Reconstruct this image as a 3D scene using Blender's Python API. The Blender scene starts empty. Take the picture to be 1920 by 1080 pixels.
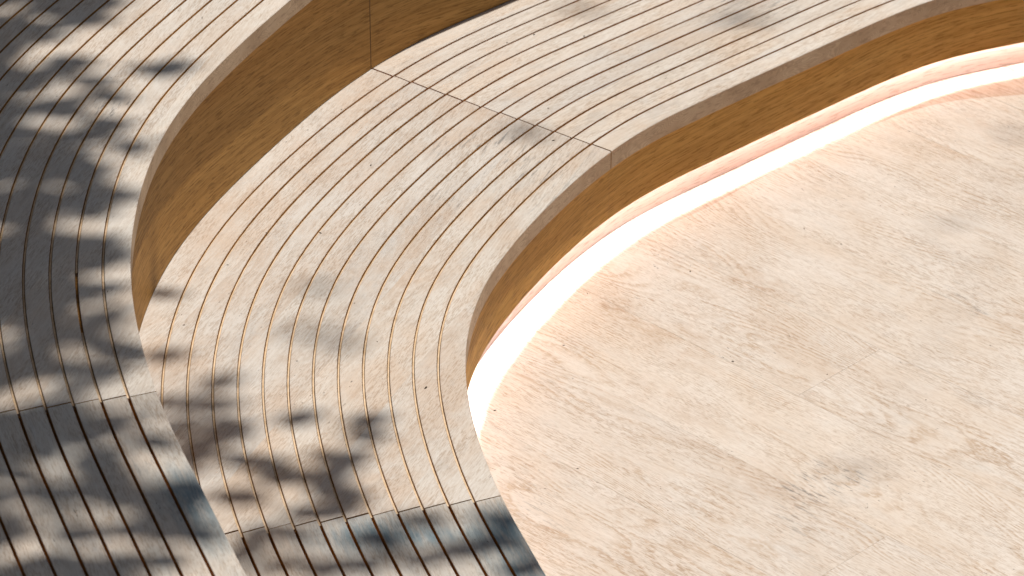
import bpy, math, random
from mathutils import Vector, noise
R = math.radians
scn = bpy.context.scene
C = scn.collection

# ------------------------------------------------------------------ camera
cd = bpy.data.cameras.new('camera'); cam = bpy.data.objects.new('camera', cd); C.objects.link(cam)
cam.location = (0, 0, 4.504); cam.rotation_euler = (R(90 - 30.4), 0, 0)
cd.sensor_width = 36; cd.lens = 7600 / 1920 * 36
cd.clip_start = .05; cd.clip_end = 2000
cd.dof.use_dof = True; cd.dof.focus_distance = 8.25; cd.dof.aperture_fstop = 8
scn.camera = cam

# ------------------------------------------------------------------ sky and sun
SUN_EL, SUN_AZ = 78.2, 33.5            # azimuth measured from +X towards +Y
w = bpy.data.worlds.new('World'); scn.world = w; w.use_nodes = True
nt = w.node_tree; nt.nodes.clear()
sky = nt.nodes.new('ShaderNodeTexSky'); sky.sky_type = 'NISHITA'; sky.sun_disc = False
sky.sun_elevation = R(SUN_EL); sky.sun_rotation = R(90 - SUN_AZ)
bg = nt.nodes.new('ShaderNodeBackground'); bg.inputs[1].default_value = .05
wo = nt.nodes.new('ShaderNodeOutputWorld')
sky.dust_density = 3.
hs = nt.nodes.new('ShaderNodeHueSaturation'); hs.inputs['Saturation'].default_value = .75
nt.links.new(sky.outputs[0], hs.inputs['Color']); nt.links.new(hs.outputs[0], bg.inputs[0]); nt.links.new(bg.outputs[0], wo.inputs[0])
sl = bpy.data.lights.new('sun', 'SUN'); sl.energy = 5.0; sl.angle = R(.62); sl.color = (1, .94, .87)
so = bpy.data.objects.new('sun', sl); C.objects.link(so)
sdir = Vector((math.cos(R(SUN_EL)) * math.cos(R(SUN_AZ)), math.cos(R(SUN_EL)) * math.sin(R(SUN_AZ)), math.sin(R(SUN_EL))))
so.rotation_euler = sdir.to_track_quat('Z', 'Y').to_euler(); so.location = (2, 8, 9)
scn.view_settings.view_transform = 'Standard'; scn.view_settings.look = 'None'
scn.view_settings.exposure = -.2; scn.view_settings.gamma = 1
try: scn.view_settings.use_curve_mapping = False
except Exception: pass

# ------------------------------------------------------------------ materials
class NT:
    def __init__(s, name):
        s.m = bpy.data.materials.new(name); s.m.use_nodes = True
        s.t = s.m.node_tree; s.t.nodes.clear()
    def n(s, ty, **kw):
        o = s.t.nodes.new(ty)
        for k, v in kw.items(): setattr(o, k, v)
        return o
    def set(s, sock, v):
        if isinstance(v, bpy.types.NodeSocket): s.t.links.new(v, sock)
        elif isinstance(v, (tuple, list)) and len(v) == 3 and sock.type == 'RGBA': sock.default_value = (*v, 1)
        else: sock.default_value = v
    def math(s, op, a, b=0., c=None, clamp=False):
        o = s.n('ShaderNodeMath', operation=op, use_clamp=clamp); s.set(o.inputs[0], a); s.set(o.inputs[1], b)
        if c is not None: s.set(o.inputs[2], c)
        return o.outputs[0]
    def vec(s, x, y, z=0.):
        o = s.n('ShaderNodeCombineXYZ')
        for i, v in enumerate((x, y, z)): s.set(o.inputs[i], v)
        return o.outputs[0]
    def sep(s, v):
        o = s.n('ShaderNodeSeparateXYZ'); s.set(o.inputs[0], v); return o.outputs
    def noise(s, v, scale=1., detail=3., rough=.5, dist=0., col=False):
        o = s.n('ShaderNodeTexNoise', noise_dimensions='3D'); s.set(o.inputs['Vector'], v)
        o.inputs['Scale'].default_value = scale; o.inputs['Detail'].default_value = detail
        o.inputs['Roughness'].default_value = rough; o.inputs['Distortion'].default_value = dist
        return o.outputs['Color' if col else 'Fac']
    def ramp(s, v, lo, hi, a=0., b=1.):
        o = s.n('ShaderNodeMapRange', interpolation_type='SMOOTHSTEP'); s.set(o.inputs[0], v)
        o.inputs[1].default_value = lo; o.inputs[2].default_value = hi
        o.inputs[3].default_value = a; o.inputs[4].default_value = b
        return o.outputs[0]
    def mix(s, f, a, b, mode='MIX'):
        o = s.n('ShaderNodeMix', data_type='RGBA', blend_type=mode); s.set(o.inputs[0], f)
        s.set(o.inputs[6], a); s.set(o.inputs[7], b); return o.outputs[2]
    def white(s, v):
        o = s.n('ShaderNodeTexWhiteNoise', noise_dimensions='3D'); s.set(o.inputs['Vector'], v); return o.outputs['Value']
    def finish(s, col, rough=.6, height=None, bump=.3, bdist=.001, spec=.3):
        p = s.n('ShaderNodeBsdfPrincipled'); s.set(p.inputs['Base Color'], col); s.set(p.inputs['Roughness'], rough)
        p.inputs['Specular IOR Level'].default_value = spec
        if height is not None:
            b = s.n('ShaderNodeBump'); b.inputs['Strength'].default_value = bump; b.inputs['Distance'].default_value = bdist
            s.set(b.inputs['Height'], height); s.t.links.new(b.outputs[0], p.inputs['Normal'])
        o = s.n('ShaderNodeOutputMaterial'); s.t.links.new(p.outputs[0], o.inputs[0])
        return s.m

def blob(T, P, cx, cy, rx, ry, ang=0., soft=.6):
    """a colour patch with its own place: soft ellipse in the thing's coordinates"""
    X, Y, Z = T.sep(P)
    dx = T.math('SUBTRACT', X, cx); dy = T.math('SUBTRACT', Y, cy)
    c, s_ = math.cos(ang), math.sin(ang)
    u = T.math('DIVIDE', T.math('ADD', T.math('MULTIPLY', dx, c), T.math('MULTIPLY', dy, s_)), rx)
    v = T.math('DIVIDE', T.math('SUBTRACT', T.math('MULTIPLY', dy, c), T.math('MULTIPLY', dx, s_)), ry)
    r = T.math('SQRT', T.math('ADD', T.math('MULTIPLY', u, u), T.math('MULTIPLY', v, v)))
    return T.ramp(r, 1 + soft, 1 - soft)

def wood_coords(T, ang, board, seed=0.):
    """coordinates along / across the grain in the local frame of the thing, with a random shift per board"""
    tc = T.n('ShaderNodeTexCoord')
    mp = T.n('ShaderNodeMapping', vector_type='POINT'); T.t.links.new(tc.outputs['Object'], mp.inputs[0])
    mp.inputs['Rotation'].default_value = (0, 0, -ang)
    X, Y, Z = T.sep(mp.outputs[0])
    if board:
        bid = T.math('FLOOR', T.math('DIVIDE', Y, board))
        rnd = T.white(T.vec(bid, seed, 0.))
    else:
        bid = None; rnd = None
    return tc.outputs['Object'], X, Y, Z, rnd

def rings(T, X, Y, Z, off, freq=70., warp=1., stretch=.9, yk=5.):
    """cathedral growth rings: contour lines of a stretched noise"""
    q = T.vec(T.math('MULTIPLY', X, stretch), T.math('MULTIPLY', Y, yk), T.math('ADD', Z, off))
    h = T.noise(q, 1., 2., .45)
    ph = T.math('ADD', T.math('MULTIPLY', h, freq * warp), T.math('MULTIPLY', Y, freq))
    return T.math('FRACT', ph)

def bleached_oak(name, ang, seed, base, tan, grey, board=.16, wear=.5, stains_shade=(), blues=(), ringamt=.22, poreamt=.5, floor=False):
    T = NT(name)
    P, X, Y, Z, rnd = wood_coords(T, ang, board, seed)
    if floor:
        oi = T.n('ShaderNodeObjectInfo'); rnd = oi.outputs['Random']
        board = 0
    off = T.math('MULTIPLY', rnd, 37.) if rnd is not None else seed
    # large weathering blotches
    b1 = T.noise(T.vec(T.math('MULTIPLY', X, 1.5), T.math('MULTIPLY', Y, 2.4), off), 2.2, 6., .68, .3)
    b2 = T.noise(T.vec(X, T.math('MULTIPLY', Y, 1.8), T.math('ADD', off, 5.)), 5.5, 7., .72, .2)
    col = T.mix(T.ramp(b1, .38, .66, 0, .75), base, tan)
    col = T.mix(T.ramp(b2, .5, .72, 0, .45 if floor else .65), col, grey)
    if rnd is not None:
        col = T.mix(.16 if floor else .4, col, T.mix(T.math('FRACT', T.math('MULTIPLY', rnd, 7.3)), T.mix(1., col, (.84, .84, .86), 'MULTIPLY'), T.mix(1., col, (1.12, 1.08, 1.03), 'MULTIPLY')))
    # growth rings
    fr = rings(T, X, Y, Z, off, 80. if floor else 60., .6 if floor else .55, .8 if floor else 1.1, 3.4 if floor else 5.)
    late = T.math('MULTIPLY', T.ramp(fr, .25 if floor else .0, .8), T.ramp(fr, 1., .86))
    if floor:
        dn = T.noise(T.vec(T.math('MULTIPLY', X, 60.), T.math('MULTIPLY', Y, 160.), off), 1., 2., .5)
        late = T.math('MULTIPLY', late, T.ramp(dn, .38, .56, .15, 1.))
    ringvis = T.ramp(T.noise(T.vec(T.math('MULTIPLY', X, 2.), T.math('MULTIPLY', Y, 6.), off), 1.5, 3., .6), .36, .62)
    rv = T.math('MULTIPLY', T.math('MULTIPLY', late, ringvis), ringamt)
    col = T.mix(rv, col, T.mix(1., col, (.72, .60, .48), 'MULTIPLY'))
    # pores: short dark dashes along the grain, gathered in the early wood
    p1 = T.noise(T.vec(T.math('MULTIPLY', X, 55.), T.math('MULTIPLY', Y, 420.), off), 1., 2., .55)
    p2 = T.noise(T.vec(T.math('MULTIPLY', X, 26.), T.math('MULTIPLY', Y, 190.), off), 1., 3., .65)
    pm = T.noise(T.vec(T.math('MULTIPLY', X, 3.), T.math('MULTIPLY', Y, 9.), T.math('ADD', off, 9.)), 1.6, 4., .65)
    pores = T.math('MULTIPLY', T.ramp(p1, .52, .60), T.ramp(pm, .34, .62, .25, 1.))
    pores = T.math('ADD', pores, T.math('MULTIPLY', T.ramp(p2, .56, .63), T.ramp(pm, .42, .66, .1, 1.)), clamp=True)
    col = T.mix(T.math('MULTIPLY', pores, poreamt * (.95 if floor else 1.)), col, T.mix(1., col, (.58, .47, .37), 'MULTIPLY'))
    grit = T.noise(T.vec(T.math('MULTIPLY', X, 150.), T.math('MULTIPLY', Y, 260.), off), 1., 3., .7)
    col = T.mix(T.ramp(grit, .35, .70, 0, .12 if floor else .2), col, T.mix(1., col, (.78, .74, .70), 'MULTIPLY'))
    streak = T.noise(T.vec(T.math('MULTIPLY', X, 7.), T.math('MULTIPLY', Y, 150.), off), 1., 5., .66)
    col = T.mix(T.ramp(streak, .35, .68, 0, .36 if floor else .5), col, T.mix(1., col, (.84, .80, .76), 'MULTIPLY'))
    light = T.noise(T.vec(T.math('MULTIPLY', X, 10.), T.math('MULTIPLY', Y, 90.), T.math('ADD', off, 3.)), 1., 5., .72)
    col = T.mix(T.ramp(light, .52, .75, 0, .45), col, T.mix(1., col, (1.16, 1.15, 1.14), 'MULTIPLY'))
    # brown wear where the bleach has gone, plus a soft shadow painted among the patches
    wv = T.noise(T.vec(T.math('MULTIPLY', X, 1.4), T.math('MULTIPLY', Y, 3.2), T.math('ADD', off, 21.)), 2.0, 6., .68, .6)
    wm = T.math('MULTIPLY', T.ramp(wv, .52, .74), wear)
    for (cx, cy, rx, ry, a, k) in stains_shade:
        g = T.noise(T.vec(T.math('MULTIPLY', X, 12.), T.math('MULTIPLY', Y, 24.), 2.), 1.2, 7., .75)
        wm = T.math('ADD', wm, T.math('MULTIPLY', T.math('MULTIPLY', blob(T, P, cx, cy, rx, ry, a), T.ramp(g, .36, .70)), k * .8), clamp=True)
    col = T.mix(wm, col, T.mix(1., col, (.66, .50, .36), 'MULTIPLY'))
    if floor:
        # strip along the bench front painted browner, with a crisp edge
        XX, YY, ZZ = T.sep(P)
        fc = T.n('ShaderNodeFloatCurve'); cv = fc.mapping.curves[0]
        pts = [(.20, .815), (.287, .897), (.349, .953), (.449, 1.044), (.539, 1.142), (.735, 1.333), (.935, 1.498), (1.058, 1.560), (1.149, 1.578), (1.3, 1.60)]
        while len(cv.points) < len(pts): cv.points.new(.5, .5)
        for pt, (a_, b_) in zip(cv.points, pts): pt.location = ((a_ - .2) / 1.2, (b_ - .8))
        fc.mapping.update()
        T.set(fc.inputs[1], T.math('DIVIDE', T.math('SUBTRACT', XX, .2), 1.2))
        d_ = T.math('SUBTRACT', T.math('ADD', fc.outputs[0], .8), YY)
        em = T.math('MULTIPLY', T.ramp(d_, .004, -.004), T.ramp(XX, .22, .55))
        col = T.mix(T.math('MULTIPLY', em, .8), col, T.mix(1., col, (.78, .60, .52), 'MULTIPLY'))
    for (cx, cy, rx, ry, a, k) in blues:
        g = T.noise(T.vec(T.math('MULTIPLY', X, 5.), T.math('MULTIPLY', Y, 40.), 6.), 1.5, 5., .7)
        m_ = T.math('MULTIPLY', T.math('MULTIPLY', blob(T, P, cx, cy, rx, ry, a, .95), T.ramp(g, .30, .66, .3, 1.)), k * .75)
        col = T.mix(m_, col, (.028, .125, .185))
    # dark specks and scuffs
    sp = T.noise(T.vec(T.math('MULTIPLY', X, 60.), T.math('MULTIPLY', Y, 150.), 3.), 1.2, 2., .5)
    sm = T.ramp(T.noise(P, 4., 3., .6), .45, .65)
    col = T.mix(T.math('MULTIPLY', T.ramp(sp, .70, .76), T.math('MULTIPLY', sm, .8)), col, (.06, .045, .035))
    sc = T.noise(T.vec(T.math('MULTIPLY', X, 14.), T.math('MULTIPLY', Y, 110.), 8.), 1., 5., .75)
    scm = T.ramp(T.noise(P, 2.3, 2., .5), .60, .74)
    col = T.mix(T.math('MULTIPLY', T.ramp(sc, .53, .62), T.math('MULTIPLY', scm, .75)), col, (.16, .15, .14))
    hgt = T.math('SUBTRACT', T.math('MULTIPLY', streak, .5), T.math('ADD', pores, T.math('MULTIPLY', late, .3)))
    return T.finish(col, .62, hgt, .35, .0006, .25)

def varnished(name, a, b, dark, kx=1., rough=.42, spec=.35, tilt=0.):
    """brown oak veneer with the grain along the curve (UV: metres along, metres up)"""
    T = NT(name)
    uv = T.n('ShaderNodeUVMap'); uv.uv_map = 'UVMap'
    U, V, _ = T.sep(uv.outputs[0])
    V = T.math('ADD', V, T.math('MULTIPLY', U, tilt))
    f1 = T.noise(T.vec(T.math('MULTIPLY', U, 1.5), T.math('MULTIPLY', V, 46.), 0.), 1., 6., .7, .25)
    f2 = T.noise(T.vec(T.math('MULTIPLY', U, 7.), T.math('MULTIPLY', V, 190.), 4.), 1., 4., .7)
    f3 = T.noise(T.vec(T.math('MULTIPLY', U, 20.), T.math('MULTIPLY', V, 260.), 8.), 1., 2., .5)
    big = T.noise(T.vec(T.math('MULTIPLY', U, 1.3), T.math('MULTIPLY', V, 5.), 2.), 1., 3., .5)
    col = T.mix(T.ramp(f1, .36, .64), a, b)
    col = T.mix(T.ramp(big, .38, .66, 0, .6), col, T.mix(1., col, (1.18, 1.12, 1.05), 'MULTIPLY'))
    col = T.mix(T.ramp(f2, .46, .62, 0, .5), col, dark)
    col = T.mix(T.ramp(f3, .55, .62, 0, .5), col, T.mix(1., dark, (.6, .55, .5), 'MULTIPLY'))
    ph = T.noise(T.vec(T.math('MULTIPLY', U, 6.), T.math('MULTIPLY', V, 16.), 5.), 2., 3., .5)
    col = T.mix(T.ramp(ph, .70, .78, 0, .2), col, T.mix(1., dark, (.5, .45, .4), 'MULTIPLY'))
    return T.finish(col, rough, f2, .15, .0004, spec)

def plain_wood(name, c1, c2, scale=60., rough=.6):
    T = NT(name)
    tc = T.n('ShaderNodeTexCoord'); P = tc.outputs['Object']
    X, Y, Z = T.sep(P)
    a = T.noise(T.vec(T.math('MULTIPLY', X, .25), Y, Z), scale, 4., .65)
    b = T.noise(P, 7., 3., .6)
    col = T.mix(T.ramp(a, .35, .68), c1, c2)
    col = T.mix(T.ramp(b, .4, .7, 0, .5), col, T.mix(1., col, (.72, .66, .6), 'MULTIPLY'))
    return T.finish(col, rough, a, .2, .0005, .2)

def nosing_wood(name, ang, seed):
    T = NT(name)
    P, X, Y, Z, rnd = wood_coords(T, ang, .16, seed)
    off = T.math('MULTIPLY', rnd, 37.)
    fr = rings(T, X, Y, T.math('MULTIPLY', Z, 14.), off, 90., .7, 5.)
    late = T.math('MULTIPLY', T.ramp(fr, .0, .7), T.ramp(fr, 1., .8))
    n1 = T.noise(T.vec(T.math('MULTIPLY', X, 30.), T.math('MULTIPLY', Y, 160.), T.math('MULTIPLY', Z, 150.)), 1., 3., .6)
    n2 = T.noise(P, 9., 4., .6)
    col = T.mix(T.ramp(n2, .35, .65), (.46, .32, .20), (.57, .42, .28))
    col = T.mix(T.math('MULTIPLY', late, .38), col, (.27, .185, .12))
    col = T.mix(T.ramp(n1, .5, .7, 0, .5), col, (.24, .16, .10))
    return T.finish(col, .65, n1, .2, .0006, .2)

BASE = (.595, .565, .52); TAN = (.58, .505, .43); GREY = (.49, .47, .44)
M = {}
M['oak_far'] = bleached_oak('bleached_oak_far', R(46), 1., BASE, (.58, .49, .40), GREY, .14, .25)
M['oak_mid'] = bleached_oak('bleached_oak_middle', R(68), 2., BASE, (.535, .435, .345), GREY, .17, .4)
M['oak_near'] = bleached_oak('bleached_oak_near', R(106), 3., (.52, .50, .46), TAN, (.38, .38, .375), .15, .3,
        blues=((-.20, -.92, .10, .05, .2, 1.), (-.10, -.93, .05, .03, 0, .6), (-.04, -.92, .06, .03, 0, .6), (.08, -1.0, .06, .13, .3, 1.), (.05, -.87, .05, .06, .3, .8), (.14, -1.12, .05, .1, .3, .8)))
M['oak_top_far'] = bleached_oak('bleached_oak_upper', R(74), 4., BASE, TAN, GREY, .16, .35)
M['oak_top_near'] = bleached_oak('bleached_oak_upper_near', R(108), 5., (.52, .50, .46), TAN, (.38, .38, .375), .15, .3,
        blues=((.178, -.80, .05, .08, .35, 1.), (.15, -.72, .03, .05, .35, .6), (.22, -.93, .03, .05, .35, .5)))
M['nose_far'] = nosing_wood('nosing_oak_far', R(46), 1.); M['nose_mid'] = nosing_wood('nosing_oak_middle', R(68), 2.)
M['nose_near'] = nosing_wood('nosing_oak_near', R(106), 3.)
M['groove'] = plain_wood('groove_wall_oak', (.50, .255, .062), (.34, .165, .036), 90.)
M['bed'] = plain_wood('groove_bed_oak', (.70, .54, .37), (.56, .41, .25), 50.)
M['bed_brown'] = plain_wood('groove_bed_oak_brown', (.58, .31, .085), (.42, .21, .05), 50.)
M['fascia'] = varnished('varnished_oak_veneer', (.47, .262, .082), (.37, .195, .056), (.23, .115, .030), tilt=.09, rough=.6, spec=.1)
M['fascia_low'] = varnished('varnished_oak_veneer_lower', (.57, .32, .090), (.46, .245, .064), (.30, .15, .038), tilt=-.05, rough=.6, spec=.1)
M['kick'] = varnished('raw_oak_kickboard', (.70, .54, .43), (.66, .50, .39), (.60, .44, .34), rough=.6)
M['core'] = plain_wood('plywood_core', (.36, .25, .15), (.30, .2, .11))

def floor_xy(u, v): return u, v

# ------------------------------------------------------------------ helpers
def link_mesh(name, verts, faces, mats, parent=None, fmat=None, uvs=None, smooth=False):
    me = bpy.data.meshes.new(name); me.from_pydata(verts, [], faces); me.update()
    for m in mats: me.materials.append(m)
    if fmat: me.polygons.foreach_set('material_index', fmat)
    if uvs:
        l = me.uv_layers.new(name='UVMap')
        for p in me.polygons:
            for li in p.loop_indices: l.data[li].uv = uvs[me.loops[li].vertex_index]
    if smooth: me.polygons.foreach_set('use_smooth', [True] * len(me.polygons))
    o = bpy.data.objects.new(name, me); C.objects.link(o)
    if parent: o.parent = parent
    return o
def empty(name, loc):
    o = bpy.data.objects.new(name, None); C.objects.link(o); o.location = loc; return o
def tag(o, label=None, cat=None, group=None, kind=None):
    for k, v in (('label', label), ('category', cat), ('group', group), ('kind', kind)):
        if v: o[k] = v
    return o

# ------------------------------------------------------------------ plan curves of the two bench fronts
class Curve:
    """front edge in plan: tangent angle given at knots along its length, tread on its left side"""
    def __init__(s, x, y, s0, ds, ang, step=.01, smin=-3., smax=3.6):
        s.s0, s.step = smin, step
        n = int(round((smax - smin) / step)) + 1
        m = len(ang)
        def raw(t):
            u = (t - s0) / ds
            u = max(0., min(m - 1., u)); i = min(int(u), m - 2); return ang[i] + (ang[i + 1] - ang[i]) * (u - i)
        h = 9
        a = []
        for i in range(n):
            t = smin + i * step
            a.append(R(sum(raw(t + k * step) for k in range(-h, h + 1)) / (2 * h + 1)))
        s.a = a; X = [0.]; Y = [0.]
        for i in range(1, n):
            X.append(X[-1] + (math.cos(a[i]) + math.cos(a[i - 1])) / 2 * step)
            Y.append(Y[-1] + (math.sin(a[i]) + math.sin(a[i - 1])) / 2 * step)
        i0 = int(round(-smin / step)); s.X = [v - X[i0] + x for v in X]; s.Y = [v - Y[i0] + y for v in Y]; s.n = n
    def at(s, t, off=0.):
        u = (t - s.s0) / s.step; u = max(0., min(s.n - 1.001, u)); i = int(u); f = u - i
        a = s.a[i] * (1 - f) + s.a[i + 1] * f
        x = s.X[i] * (1 - f) + s.X[i + 1] * f; y = s.Y[i] * (1 - f) + s.Y[i + 1] * f
        return x - math.sin(a) * off, y + math.cos(a) * off

P = .05
CB = Curve(-.06331, 7.24793, -1.5, .2, [107.5, 108., 108., 107.8, 102.7, 97.8, 90.52, 81.1, 70.25, 65.0, 61.0, 54.5, 43.6, 43.4, 42.9, 43.2, 38.0, 22.])
CA = Curve(-.73365, 6.71795, -1.4, 3.3 / 17, [110., 109.5, 109.2, 109., 109., 104.9, 101.65, 96.92, 91.2, 86.6, 79.9, 72.81, 67.4, 65.2, 63.6, 58.5, 51.89, 43.55])

def sweep(name, curve, org, s0, s1, prof, mats, matidx, parent, tilt=(0., 0.), step=.03, wob=0., seed=0., uv=False, closed=True, cap=True):
    """sweep a closed (offset, z) profile along the plan curve; matidx gives the material of each side"""
    n = max(2, int(abs(s1 - s0) / step)); k = len(prof)
    V = []; F = []; FM = []; UV = []
    omin = min(p[0] for p in prof); omax = max(p[0] for p in prof)
    for i in range(n + 1):
        t = s0 + (s1 - s0) * i / n
        for j, (o, z) in enumerate(prof):
            e = (tilt[0] if i == 0 else tilt[1] if i == n else 0.) * ((o - omin) / max(1e-6, omax - omin) - .5)
            wo_ = 0.
            if wob: wo_ = wob * noise.noise(Vector((t * 9., o * 40. + seed, 3.))) + .6 * wob * noise.noise(Vector((t * 45., o * 60. + seed, 7.)))
            x, y = curve.at(t + e, o + wo_)
            V.append((x - org[0], y - org[1], z - org[2])); UV.append((t, z * 1. + o * .7))
    m = k if closed else k - 1
    for i in range(n):
        for j in range(m):
            a = i * k + j; b = i * k + (j + 1) % k
            F.append((a, b, b + k, a + k)); FM.append(matidx[j])
    if closed and cap:
        F.append(tuple(range(k))[::-1]); FM.append(matidx[-1]); F.append(tuple(n * k + j for j in range(k))); FM.append(matidx[-1])
    return link_mesh(name, V, F, mats, parent, FM, UV if uv else None)

def bench(name, curve, zt, pitch, first, nslat, lastw, cuts, mats_top, mats_nose, fas_off, fas_z0, fas_mat, fas_cuts, label, seedbase):
    o0 = curve.at(0.); org = (o0[0], o0[1], 0.)
    root = empty(name, org)
    tag(root, label, 'bench', 'curved wooden bench tiers')
    g = pitch * .11; TH = .0446
    rnd = random.Random(seedbase)
    gap = .0030; tl = (0., -.0078, .0034, 0.) if cuts[1] < -.6 else (0., -.0065, -.002, 0.)
    for si in range(len(cuts) - 1):
        a, b = cuts[si], cuts[si + 1]
        mt, mn = mats_top[si], mats_nose[si]
        for j in range(nslat):
            oi = first if j == 0 else j * pitch + g / 2
            oo = (j + 1) * pitch - g / 2 if j < nslat - 1 else lastw
            zt_ = zt + rnd.uniform(-.0003, .0003)
            c = .0009
            zb = zt - TH if j == 0 else zt - .025
            c0 = .0016 if j == 0 else c
            prof = [(oi, zb), (oi, zt_ - c0), (oi + c0, zt_), (oo - c, zt_), (oo, zt_ - c), (oo, zb)]
            jit = rnd.uniform(-.0006, .0006)
            wsl = (oi + oo) / 2
            sk = .0014 * wsl / .65 * 10 if si >= 0 else 0
            sweep('slat', curve, org, a + gap / 2 + jit + .016 * wsl / .65, b - gap / 2 + jit + .016 * wsl / .65, prof, [mt, M['groove'], mn],
                  [2 if j == 0 else 1, 0, 0, 0, 1, 1], root, tilt=(tl[si], tl[si + 1]), step=.028, wob=.00035, seed=j * 3.7 + seedbase)
    return root, org

LA_ = 'upper curved oak bench tier at the left with dark leaf shadows over its grooved top'
LB_ = 'lower curved oak bench tier in the middle with a glowing gap under its front'
cutsB = (-2.6, -.802, .657, 3.2); cutsA = (-2.6, -.441, 1.585, 3.2)
ZB, ZA, PA = .255, .595, .0506
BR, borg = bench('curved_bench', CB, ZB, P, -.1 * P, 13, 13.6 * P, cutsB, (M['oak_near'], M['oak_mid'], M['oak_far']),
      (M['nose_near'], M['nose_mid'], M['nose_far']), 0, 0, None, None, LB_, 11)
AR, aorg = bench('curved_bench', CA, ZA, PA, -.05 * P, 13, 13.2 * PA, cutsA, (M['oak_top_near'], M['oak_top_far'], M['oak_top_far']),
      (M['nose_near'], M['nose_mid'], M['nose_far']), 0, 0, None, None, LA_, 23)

def box_profile(o0, o1, z0, z1): return [(o0, z0), (o0, z1), (o1, z1), (o1, z0)]
# bed under the slats (bottom of the grooves); on the upper tier the filler has come out of one groove
DEP = (.019, .013, .009)
def strips(curve, org, root, n, pitch, zt, a, b, hole=None):
    """pale filler strips lying in the grooves, a dark gap on each side"""
    for j in range(1, n):
        runs = [(a, b)] if not hole or j != hole[0] else [(a, hole[1]), (hole[2], b)]
        for (u, v) in runs:
            sweep('groove_strip', curve, org, u, v, box_profile(j * pitch - .0016, j * pitch + .0016, zt - .0125, zt - .0052), [M['bed']], [0] * 4, root, step=.04, wob=.0003, seed=j * 1.9)
for si in range(3):
    sweep('groove_bed', CB, borg, cutsB[si] + .0012, cutsB[si + 1] - .0012, box_profile(.6 * P, 13.3 * P, ZB - .026, ZB - DEP[si]), [M['bed_brown'] if si != 1 else M['groove']], [0] * 4, BR, step=.05)
    sweep('groove_bed', CA, aorg, cutsA[si] + .0012, cutsA[si + 1] - .0012, box_profile(.6 * PA, 13. * PA, ZA - .026, ZA - DEP[si]), [M['bed_brown'] if si != 1 else M['groove']], [0] * 4, AR, step=.05)
strips(CB, borg, BR, 13, P, ZB, cutsB[1] + .002, cutsB[2] - .002)
strips(CA, aorg, AR, 13, PA, ZA, cutsA[1] + .002, cutsA[2] - .002, (2, -.195, .02))

# fascias: bent veneer panels set back under the nosing
def fascia(curve, org, root, cuts, off, z0, z1, th, mat, gap=.003):
    for i in range(len(cuts) - 1):
        sweep('fascia_panel', curve, org, cuts[i] + gap / 2, cuts[i + 1] - gap / 2, [(off, z0), (off, z1), (off + th, z1), (off + th, z0)],
              [mat, M['core']], [0, 1, 1, 1], root, step=.03, uv=True)
fascia(CA, aorg, AR, (-2.6, -.43, 1.590, 3.2), .37 * P, ZB + .0015, ZA - .0446, .014, M['fascia'])
fascia(CB, borg, BR, (-2.6, -.79, .665, 3.2), .10 * P, .0765, ZB - .0446, .012, M['fascia_low'], .0004)
# plinth board at the back of the light gap, with the cleat that carries the light strip
sweep('kickboard', CB, borg, -2.6, 3.2, box_profile(.80 * P, .80 * P + .014, .0025, ZB - .03), [M['kick']], [0] * 4, BR, step=.03, uv=True)
sweep('cleat', CB, borg, -2.6, 3.2, box_profile(.10 * P + .0125, .80 * P - .0005, .1045, .125), [M['core']], [0] * 4, BR, step=.05)
sweep('plinth', CB, borg, -2.6, 3.2, box_profile(.80 * P + .006, .80 * P + .013, .0, .0024), [M['core']], [0] * 4, BR, step=.05)
# upper carcass behind the last slats
sweep('back_board', CA, aorg, -2.6, 3.2, box_profile(13.3 * PA, 13.7 * PA, 0., ZA + .0), [M['core']], [0] * 4, AR, step=.05)

# the light strip in the gap
T = NT('warm_white_light'); e = T.n('ShaderNodeEmission'); e.inputs[0].default_value = (1, .92, .98, 1); e.inputs[1].default_value = 250.
o_ = T.n('ShaderNodeOutputMaterial'); T.t.links.new(e.outputs[0], o_.inputs[0]); M['led'] = T.m
T = NT('strip_housing'); M['alu'] = T.finish((.7, .7, .7), .4)
ls = empty('light_strip', borg); tag(ls, 'thin warm white light strip hidden in the gap under the lower bench front', 'light strip')
sweep('diffuser', CB, borg, -2.6, 3.2, box_profile(.0275, .0312, .0985, .1005), [M['led']], [0] * 4, ls, step=.03)
sweep('housing', CB, borg, -2.6, 3.2, box_profile(.0225, .0360, .1008, .1040), [M['alu']], [0] * 4, ls, step=.05)

# ------------------------------------------------------------------ floor: wide bleached oak planks
fl = empty('floor', (0, 7, 0)); tag(fl, kind='structure')
FM_ = []
BASEF = (.615, .562, .505)
fs = [(.322, .495, .17, .055, R(-40), .75), (.518, .724, .11, .045, R(-44), .95), (.335, .20, .16, .05, R(-40), .55), (.198, .63, .08, .05, R(-45), .5),
      (1.098, .54, .05, .05, R(-45), .6), (.51, -.10, .1, .06, R(-45), .5), (1.143, 1.42, .12, .05, R(-45), .45), (.60, .45, .3, .07, R(-45), .35)]  # the patch farthest back paints a soft shadow into the wood colour
M['floor'] = bleached_oak('bleached_floor_oak', R(-45), 9., BASEF, (.58, .50, .42), (.52, .49, .455), 0, .30, stains_shade=fs, ringamt=.7, poreamt=.55, floor=True)
WD = .2675; V0 = 5.536
ends = {0: -4.688, -2: -4.212}
rf = random.Random(5)
eu = (math.cos(R(-45)), math.sin(R(-45))); ev = (math.cos(R(45)), math.sin(R(45)))
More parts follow.
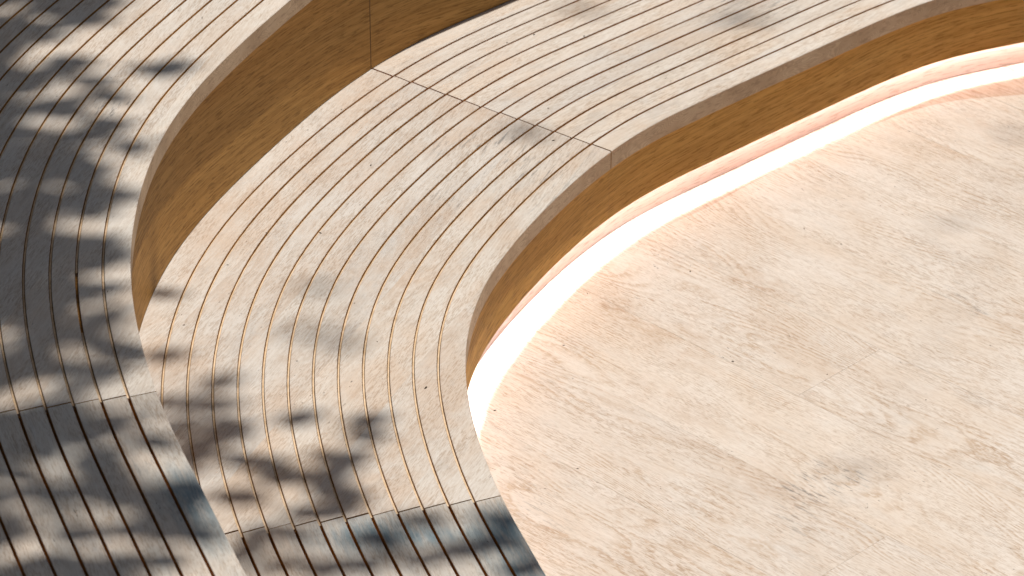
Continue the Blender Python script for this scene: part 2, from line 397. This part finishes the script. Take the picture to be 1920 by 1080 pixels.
def plank(u0, u1, v0, v1):
    g_ = .00015; c = .0004; z0 = -.018; z1 = rf.uniform(-.0001, .0001)
    um = (u0 + u1) / 2; vm = (v0 + v1) / 2
    V = []
    for z, ins in ((z0, 0), (z1 - c * .5, 0), (z1, c)):
        for (a, b) in ((u0 + g_ + ins, v0 + g_ + ins), (u1 - g_ - ins, v0 + g_ + ins), (u1 - g_ - ins, v1 - g_ - ins), (u0 + g_ + ins, v1 - g_ - ins)):
            V.append((a * eu[0] + b * ev[0], a * eu[1] + b * ev[1] - 7, z))
    F = [(8, 9, 10, 11), (3, 2, 1, 0)]
    for L in (0, 4):
        for i in range(4): F.append((L + i, L + (i + 1) % 4, L + 4 + (i + 1) % 4, L + 4 + i))
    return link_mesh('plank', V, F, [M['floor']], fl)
for r in range(-9, 13):
    v0 = V0 + r * WD; e0 = ends.get(r, -4.45 + rf.uniform(-1.1, 1.1))
    L = 2.35
    if r in (1, -1, 2): e0 = -4.5 + (1.2 if r == 1 else -1.0 if r == -1 else .75)
    for k in range(-2, 2): plank(e0 + k * L, e0 + (k + 1) * L, v0, v0 + WD)
T = NT('subfloor'); tc = T.n('ShaderNodeTexCoord'); M['sub'] = T.finish(T.mix(T.noise(tc.outputs['Object'], 3., 5.), (.16, .12, .09), (.22, .17, .12)), .8)
link_mesh('ground', [(-300, -300, -.03), (300, -300, -.03), (300, 300, -.03), (-300, 300, -.03)], [(0, 1, 2, 3)],
          [M['sub']])['kind'] = 'structure'

# ------------------------------------------------------------------ bits of dry leaf and dirt lying on the treads and floor
T = NT('dry_litter'); M['litter'] = T.finish((.05, .035, .02), .8)
DEB = [(-0.308, 7.772, 0.255, 0.0035), (-0.063, 7.657, 0.255, 0.002), (0.051, 8.403, 0.255, 0.003), (-0.012, 8.362, 0.255, 0.002), (0.167, 8.395, 0.255, 0.003), (0.081, 8.038, 0.255, 0.002), (-0.382, 8.031, 0.255, 0.002), (-0.316, 7.581, 0.255, 0.002), (-0.187, 7.631, 0.255, 0.0015), (0.091, 7.885, 0.255, 0.003), (-0.407, 7.473, 0.255, 0.003), (-0.595, 7.337, 0.255, 0.002), (-0.273, 7.027, 0.255, 0.002), (-0.171, 6.851, 0.255, 0.004), (-0.52, 7.473, 0.255, 0.002), (-0.669, 7.092, 0.255, 0.0025), (0.701, 8.403, 0.255, 0.002), (-0.036, 7.171, 0, 0.0028), (0.111, 7.433, 0, 0.0025), (0.165, 7.652, 0, 0.002), (0.394, 7.749, 0, 0.003), (0.513, 8.121, 0, 0.002), (0.464, 8.116, 0, 0.002), (0.47, 7.367, 0, 0.003), (0.668, 7.315, 0, 0.002), (0.658, 7.94, 0, 0.002), (0.737, 7.87, 0, 0.002), (0.134, 6.948, 0, 0.002), (0.72, 8.34, 0, 0.0015), (0.868, 7.213, 0, 0.0015)]
V = []; F = []; rd = random.Random(3)
for (x, y, z, r) in DEB:
    a = rd.uniform(0, 6.28); b = len(V); n = 6
    for k in range(n):
        t = 6.283 * k / n; rr = r * rd.uniform(.6, 1.2); px, py = rr * 1.5 * math.cos(t), rr * .6 * math.sin(t)
        V.append((x + px * math.cos(a) - py * math.sin(a), y + px * math.sin(a) + py * math.cos(a), z + .0004))
    V.append((x, y, z + r * .8))
    for k in range(n): F.append((b + k, b + (k + 1) % n, b + n))
tag(link_mesh('litter', V, F, [M['litter']]), 'tiny dark bits of dry leaf and dirt scattered on the pale wood', 'litter', kind='stuff')

# ------------------------------------------------------------------ the tree whose leaves shade the benches (outside the frame, above left)
SH_A= [(-1.002, 7.851, 0.104, 0.032), (-0.877, 7.876, 0.069, 0.021), (-1.062, 7.681, 0.036, 0.082), (-0.927, 7.789, 0.08, 0.023), (-0.937, 7.594, 0.05, 0.065), (-0.75, 7.575, 0.084, 0.05), (-0.857, 7.51, 0.062, 0.025), (-0.923, 7.391, 0.077, 0.053), (-0.825, 7.332, 0.031, 0.033), (-1.047, 7.522, 0.024, 0.059), (-0.767, 7.222, 0.054, 0.021), (-0.937, 7.195, 0.103, 0.069), (-0.96, 7.106, 0.053, 0.041), (-0.853, 7.106, 0.064, 0.056), (-0.788, 7.029, 0.048, 0.045), (-0.958, 6.986, 0.052, 0.04), (-0.977, 6.869, 0.021, 0.043), (-0.87, 6.837, 0.072, 0.068), (-0.761, 6.789, 0.026, 0.025), (-0.941, 6.623, 0.056, 0.045), (-0.878, 6.703, 0.061, 0.037), (-0.784, 6.505, 0.026, 0.04), (-0.721, 6.409, 0.042, 0.027), (-0.89, 6.419, 0.064, 0.074), (-0.791, 6.312, 0.034, 0.023), (-0.826, 6.372, 0.039, 0.031), (-0.895, 6.188, 0.038, 0.055), (-0.785, 6.143, 0.067, 0.055), (-0.703, 6.188, 0.025, 0.063), (-0.74, 5.96, 0.085, 0.035), (-0.899, 6.046, 0.017, 0.053), (-0.572, 5.968, 0.042, 0.045), (-0.619, 5.85, 0.06, 0.061), (-0.877, 5.842, 0.02, 0.051), (-0.746, 5.825, 0.051, 0.037), (-0.823, 5.943, 0.028, 0.035), (-0.534, 5.825, 0.037, 0.034), (-0.666, 5.744, 0.055, 0.03), (-1.024, 7.309, 0.038, 0.033), (-0.819, 5.728, 0.036, 0.033), (-0.746, 6.353, 0.029, 0.019), (-0.83, 6.623, 0.04, 0.024), (-0.934, 6.848, 0.042, 0.039), (-0.819, 6.953, 0.031, 0.022), (-0.63, 6.116, 0.019, 0.025), (-1.074, 7.173, 0.054, 0.137), (-1.003, 6.544, 0.05, 0.16), (-0.95, 5.994, 0.047, 0.141), (-1.116, 7.644, 0.045, 0.152), (-1.0, 7.286, 0.044, 0.052), (-0.88, 7.275, 0.065, 0.038), (-0.942, 6.932, 0.062, 0.031), (-0.909, 7.018, 0.053, 0.036), (-0.944, 6.744, 0.052, 0.042), (-0.802, 6.765, 0.041, 0.034), (-0.883, 6.544, 0.05, 0.032), (-0.764, 6.564, 0.03, 0.024), (-0.913, 6.353, 0.04, 0.046), (-0.833, 6.242, 0.039, 0.026), (-0.721, 6.063, 0.047, 0.029), (-0.855, 6.081, 0.047, 0.036), (-0.78, 5.892, 0.037, 0.038), (-0.692, 5.943, 0.056, 0.024), (-0.84, 7.45, 0.055, 0.019), (-1.003, 7.522, 0.045, 0.054), (-0.585, 5.892, 0.037, 0.041), (-0.602, 5.744, 0.045, 0.026), (-0.756, 5.728, 0.036, 0.033), (-1.076, 7.794, 0.034, 0.037), (-0.977, 7.718, 0.045, 0.026), (-1.049, 7.976, 0.094, 0.054), (-0.888, 8.002, 0.07, 0.055)]
SH_B= [(-0.703, 6.971, 0.041, 0.042), (-0.619, 6.591, 0.042, 0.035), (-0.553, 6.706, 0.042, 0.028), (-0.441, 6.534, 0.052, 0.038), (-0.33, 6.591, 0.041, 0.047), (-0.374, 6.404, 0.05, 0.026), (-0.658, 6.706, 0.042, 0.032), (-0.487, 6.261, 0.04, 0.029), (-0.416, 6.226, 0.04, 0.028), (-0.277, 6.226, 0.04, 0.025), (-0.178, 6.243, 0.04, 0.029), (-0.04, 6.296, 0.04, 0.036), (-0.58, 6.881, 0.028, 0.058), (-0.664, 6.789, 0.032, 0.024), (-0.592, 6.658, 0.064, 0.055), (-0.484, 6.587, 0.06, 0.039), (-0.471, 6.332, 0.032, 0.044), (-0.4, 6.328, 0.04, 0.033), (-0.282, 6.706, 0.027, 0.068), (-0.409, 6.741, 0.021, 0.024), (-0.357, 6.506, 0.056, 0.065), (-0.324, 6.441, 0.05, 0.049), (-0.26, 6.318, 0.048, 0.036), (-0.235, 6.3, 0.04, 0.04), (-0.171, 6.377, 0.025, 0.026), (-0.1, 6.279, 0.026, 0.027), (0.0, 6.332, 0.03, 0.073), (0.04, 6.226, 0.034, 0.046), (-0.728, 7.225, 0.031, 0.025), (-0.636, 6.553, 0.041, 0.038), (-0.518, 6.459, 0.03, 0.023), (-0.336, 6.226, 0.05, 0.028), (-0.59, 6.785, 0.032, 0.02), (-0.03, 6.386, 0.024, 0.037)]
SOFT_B= [(0.573, 8.478, 0.093, 0.057), (0.163, 8.528, 0.075, 0.04), (-0.15, 8.528, 0.05, 0.029), (-0.408, 7.232, 0.024, 0.049), (-0.345, 7.008, 0.032, 0.064), (-0.434, 7.071, 0.032, 0.047), (0.024, 7.92, 0.047, 0.036)]
SOFT_F= [(0.696, 6.946, 0.098, 0.033), (1.166, 8.408, 0.076, 0.092), (1.022, 7.95, 0.096, 0.055)]
EDGE_A= [(-0.807, 8.164), (-0.821, 7.897), (-0.87, 7.794), (-1.023, 7.718), (-1.012, 7.619), (-0.907, 7.57), (-0.878, 7.497), (-0.929, 7.45), (-0.882, 7.426), (-0.832, 7.356), (-0.839, 7.309), (-0.901, 7.275), (-0.865, 7.229), (-0.816, 7.173), (-0.757, 7.106), (-0.742, 7.018), (-0.758, 6.986), (-0.851, 6.964), (-0.825, 6.911), (-0.788, 6.848), (-0.734, 6.785), (-0.73, 6.703), (-0.718, 6.623), (-0.707, 6.544), (-0.691, 6.467), (-0.68, 6.39), (-0.716, 6.353), (-0.791, 6.316), (-0.759, 6.279), (-0.733, 6.206), (-0.7, 6.152), (-0.684, 6.081), (-0.622, 6.011), (-0.562, 5.96), (-0.521, 5.909), (-0.536, 5.842), (-0.548, 5.76), (-0.598, 5.696), (-0.592, 5.616)]
HOLES= [(-1.058, 7.84, 0.04, 0.026), (-0.998, 7.644, 0.029, 0.046), (-0.922, 7.731, 0.068, 0.036), (-0.955, 7.328, 0.046, 0.038), (-1.022, 7.286, 0.022, 0.038), (-0.915, 7.245, 0.054, 0.016), (-0.973, 6.921, 0.026, 0.033), (-0.823, 6.943, 0.026, 0.026), (-0.764, 6.953, 0.031, 0.044), (-0.966, 6.714, 0.018, 0.025), (-0.873, 6.703, 0.025, 0.023), (-0.75, 6.703, 0.022, 0.023), (-0.903, 6.544, 0.035, 0.026), (-0.945, 6.486, 0.01, 0.02), (-0.824, 6.564, 0.02, 0.024), (-0.751, 6.593, 0.02, 0.03), (-0.81, 6.406, 0.025, 0.039), (-0.681, 6.343, 0.025, 0.042), (-0.793, 6.338, 0.025, 0.023), (-0.92, 6.257, 0.024, 0.019), (-0.684, 6.081, 0.038, 0.032), (-0.644, 6.116, 0.027, 0.054), (-0.606, 6.046, 0.028, 0.036), (-0.768, 6.06, 0.043, 0.021), (-0.888, 6.077, 0.023, 0.022), (-0.807, 5.884, 0.023, 0.051), (-0.887, 5.951, 0.011, 0.024), (-0.827, 5.76, 0.024, 0.04), (-0.746, 5.817, 0.015, 0.02), (-0.578, 5.85, 0.028, 0.027), (-0.681, 5.875, 0.023, 0.031), (-0.539, 5.752, 0.055, 0.041), (-0.659, 5.768, 0.037, 0.03), (-0.78, 5.985, 0.021, 0.018), (-0.583, 6.134, 0.038, 0.109), (-0.648, 6.224, 0.019, 0.074)]

T = NT('tree_bark'); tc = T.n('ShaderNodeTexCoord'); M['bark'] = T.finish(T.mix(T.noise(tc.outputs['Object'], 14., 5.), (.09, .065, .045), (.17, .13, .10)), .85)
T = NT('green_leaf'); oi = T.n('ShaderNodeTexCoord')
lc = T.mix(T.noise(oi.outputs['Object'], 5., 2.), (.045, .085, .02), (.09, .13, .035)); M['leaf'] = T.finish(lc, .5)
tree = empty('shade_tree', (-2.6, 7.6, 0)); tag(tree, 'leafy tree standing outside the frame on the left and shading the benches', 'tree')
torg = Vector((-2.6, 7.6, 0))
def tube(path, V, F, n=8):
    b = len(V)
    for i, (p, r) in enumerate(path):
        d = (path[min(i + 1, len(path) - 1)][0] - path[max(i - 1, 0)][0]).normalized()
        u = d.orthogonal().normalized(); v = d.cross(u)
        for k in range(n):
            t = 6.2832 * k / n; V.append(tuple(p + (u * math.cos(t) + v * math.sin(t)) * r))
    for i in range(len(path) - 1):
        for k in range(n): F.append((b + i * n + k, b + i * n + (k + 1) % n, b + (i + 1) * n + (k + 1) % n, b + (i + 1) * n + k))
rt = random.Random(77)
LV, LF = [], []
def leaf(c, a, ln, wd, tip, roll):
    """a pointed oval leaf of eight faces, folded a little along its midrib"""
    b = len(LV); ca, sa = math.cos(a), math.sin(a)
    prof = ((-1, 0), (-.6, .7), (-.1, 1), (.45, .72), (1, 0))
    for (l, w_) in prof:
        for sgn in (-1, 0, 1):
            x = l * ln / 2; y = sgn * w_ * wd / 2; z = abs(y) * .35 + x * tip + y * roll - .12 * abs(x)
            LV.append((c[0] + x * ca - y * sa, c[1] + x * sa + y * ca, c[2] + z))
    for i in range(4):
        for k in range(2): LF.append((b + i * 3 + k, b + i * 3 + k + 1, b + i * 3 + k + 4, b + i * 3 + k + 3))
ends_ = []
def cluster(x, y, rx, ry, zt, h, fill=1., size=1.):
    """a spray of leaves whose shade falls around (x, y) at height zt"""
    k = h / sdir.z
    cx, cy, cz = x + sdir.x * k, y + sdir.y * k, zt + h
    area = rx * ry * math.pi
    nn = max(2, int(fill * area / .0019))
    for i in range(nn):
        t = rt.uniform(0, 6.28); q = math.sqrt(rt.random()) * .92
        px, py = cx + math.cos(t) * q * max(.01, rx - .02), cy + math.sin(t) * q * max(.01, ry - .025)
        pz = cz + rt.uniform(-.25, .25)
        px += sdir.x / sdir.z * (pz - cz); py += sdir.y / sdir.z * (pz - cz)
        a = rt.gauss(.1, .45)
        leaf((px - torg.x, py - torg.y, pz), a, rt.uniform(.09, .15) * size, rt.uniform(.045, .07) * size, rt.uniform(-.3, .3), rt.uniform(-.3, .3))
    ends_.append(Vector((cx, cy, cz)) - torg)
# the dense part of the spray, over the left end of the upper tier, with its gaps
k5 = 5.4 / sdir.z
nl = 0
for tries in range(9000):
    f = rt.random(); i = min(len(EDGE_A) - 2, int(f * (len(EDGE_A) - 1))); ff = f * (len(EDGE_A) - 1) - i
    y = EDGE_A[i][1] * (1 - ff) + EDGE_A[i + 1][1] * ff; xm = EDGE_A[i][0] * (1 - ff) + EDGE_A[i + 1][0] * ff
    wgt = abs(EDGE_A[i + 1][1] - EDGE_A[i][1]) / .22
    if rt.random() > wgt: continue
    x = xm - .04 - rt.random() * 1.15
    if any(((x - a) / (c + .036)) ** 2 + ((y - b) / (d + .020)) ** 2 < 1 for (a, b, c, d) in HOLES): continue
    if noise.noise(Vector((x * 3.5, y * 5., 1.7))) < -.42: continue
    h = rt.uniform(5.2, 7.2); kk = h / sdir.z
    leaf((x + sdir.x * kk - torg.x, y + sdir.y * kk - torg.y, ZA + h), rt.gauss(.1, .5), rt.uniform(.12, .18), rt.uniform(.055, .085), rt.uniform(-.3, .3), rt.uniform(-.3, .3))
    nl += 1
    if nl > 1150: break
print('leaves', nl)
for (x, y, rx, ry) in SH_A: cluster(x, y, rx, ry, ZA, rt.uniform(5.4, 7.0))
for (x, y, rx, ry) in SH_B: cluster(x, y, rx, ry, ZB, rt.uniform(5.2, 6.8))
n_low = len(LF)
for (x, y, rx, ry) in SOFT_B: cluster(x, y, rx, ry, ZB, rt.uniform(9.5, 10.5), .45, .7)
for (x, y, rx, ry) in SOFT_F: cluster(x, y, rx, ry, 0, rt.uniform(9.5, 10.5), .22, .5)
TV, TF = [], []
top = Vector((.25, .1, 3.0))
tube([(Vector((0, 0, -.03)), .19), (Vector((.05, .02, .8)), .15), (Vector((.12, .0, 1.9)), .13), (top, .11), (Vector((.5, .3, 5.)), .085), (Vector((.9, .4, 7.5)), .05), (Vector((1.3, .5, 9.6)), .02)], TV, TF, 12)
link_mesh('trunk', TV, TF, [M['bark']], tree, smooth=True)
BV, BF = [], []
lows = [p for p in ends_ if p.z < 8.2]; highs = [p for p in ends_ if p.z >= 8.2]
# limbs fan out behind the picture to the leaf sprays, thin twigs last
hubs = [Vector((.1, y, 6.8)) for y in (-2.2, -1.1, .1, 1.1)]
for hb in hubs:
    HV, HF = [], []; tube([(top, .06), ((top + hb) / 2 + Vector((-.1, 0, .15)), .04), (hb, .018)], HV, HF, 7)
    link_mesh('limb', HV, HF, [M['bark']], tree, smooth=True)
for p in lows:
    hb = min(hubs, key=lambda q: (q - p).length)
    mid = (hb + p) / 2 + Vector((0, 0, .18)); tube([(hb, .005), (mid, .004), (p, .002)], BV, BF, 5)
link_mesh('twigs', BV, BF, [M['bark']], tree, smooth=True)['kind'] = 'stuff'
# a tall thin tree further back throws the soft faint blots on the floor
tall = empty('tall_tree', (4.6, 12.5, 0)); tag(tall, 'tall thin tree standing outside the frame behind the right end of the benches', 'tree')
o2 = Vector((4.6, 12.5, 0)); sh = torg - o2
nv = LF[n_low][0]
HV2 = [tuple(Vector(v) + sh) for v in LV[nv:]]; HF2 = [tuple(i - nv for i in f_) for f_ in LF[n_low:]]
del LV[nv:]; del LF[n_low:]
link_mesh('crown', HV2, HF2, [M['leaf']], tall)['kind'] = 'stuff'
TV, TF = [], []
tube([(Vector((0, 0, -.03)), .16), (Vector((-.1, -.05, 3.)), .13), (Vector((-.1, .1, 6.)), .10), (Vector((-.4, -.2, 9.)), .06), (Vector((-.5, -.3, 10.6)), .02)], TV, TF, 12)
link_mesh('trunk', TV, TF, [M['bark']], tall, smooth=True)
BV, BF = [], []
for p in highs:
    q = p + sh; s_ = Vector((-.4, -.2, 9.)); tube([(s_, .004), ((s_ + q) / 2 + Vector((0, 0, .3)), .003), (q, .002)], BV, BF, 5)
link_mesh('twigs', BV, BF, [M['bark']], tall, smooth=True)['kind'] = 'stuff'

# the rest of the crown, away from the benches
for i in range(9000):
    a = rt.uniform(0, 6.28); rr = math.sqrt(rt.random()) * 1.9
    p = Vector((-.6 + rr * 1.3 * math.cos(a), rr * 1.5 * math.sin(a), rt.uniform(2.8, 7.5)))
    if p.x > 1.05 + .13 * p.z: continue
    leaf(p, rt.uniform(0, 6.28), rt.uniform(.13, .20), rt.uniform(.07, .10), rt.uniform(-.4, .4), rt.uniform(-.4, .4))
cr = link_mesh('crown', LV, LF, [M['leaf']], tree); cr['kind'] = 'stuff'
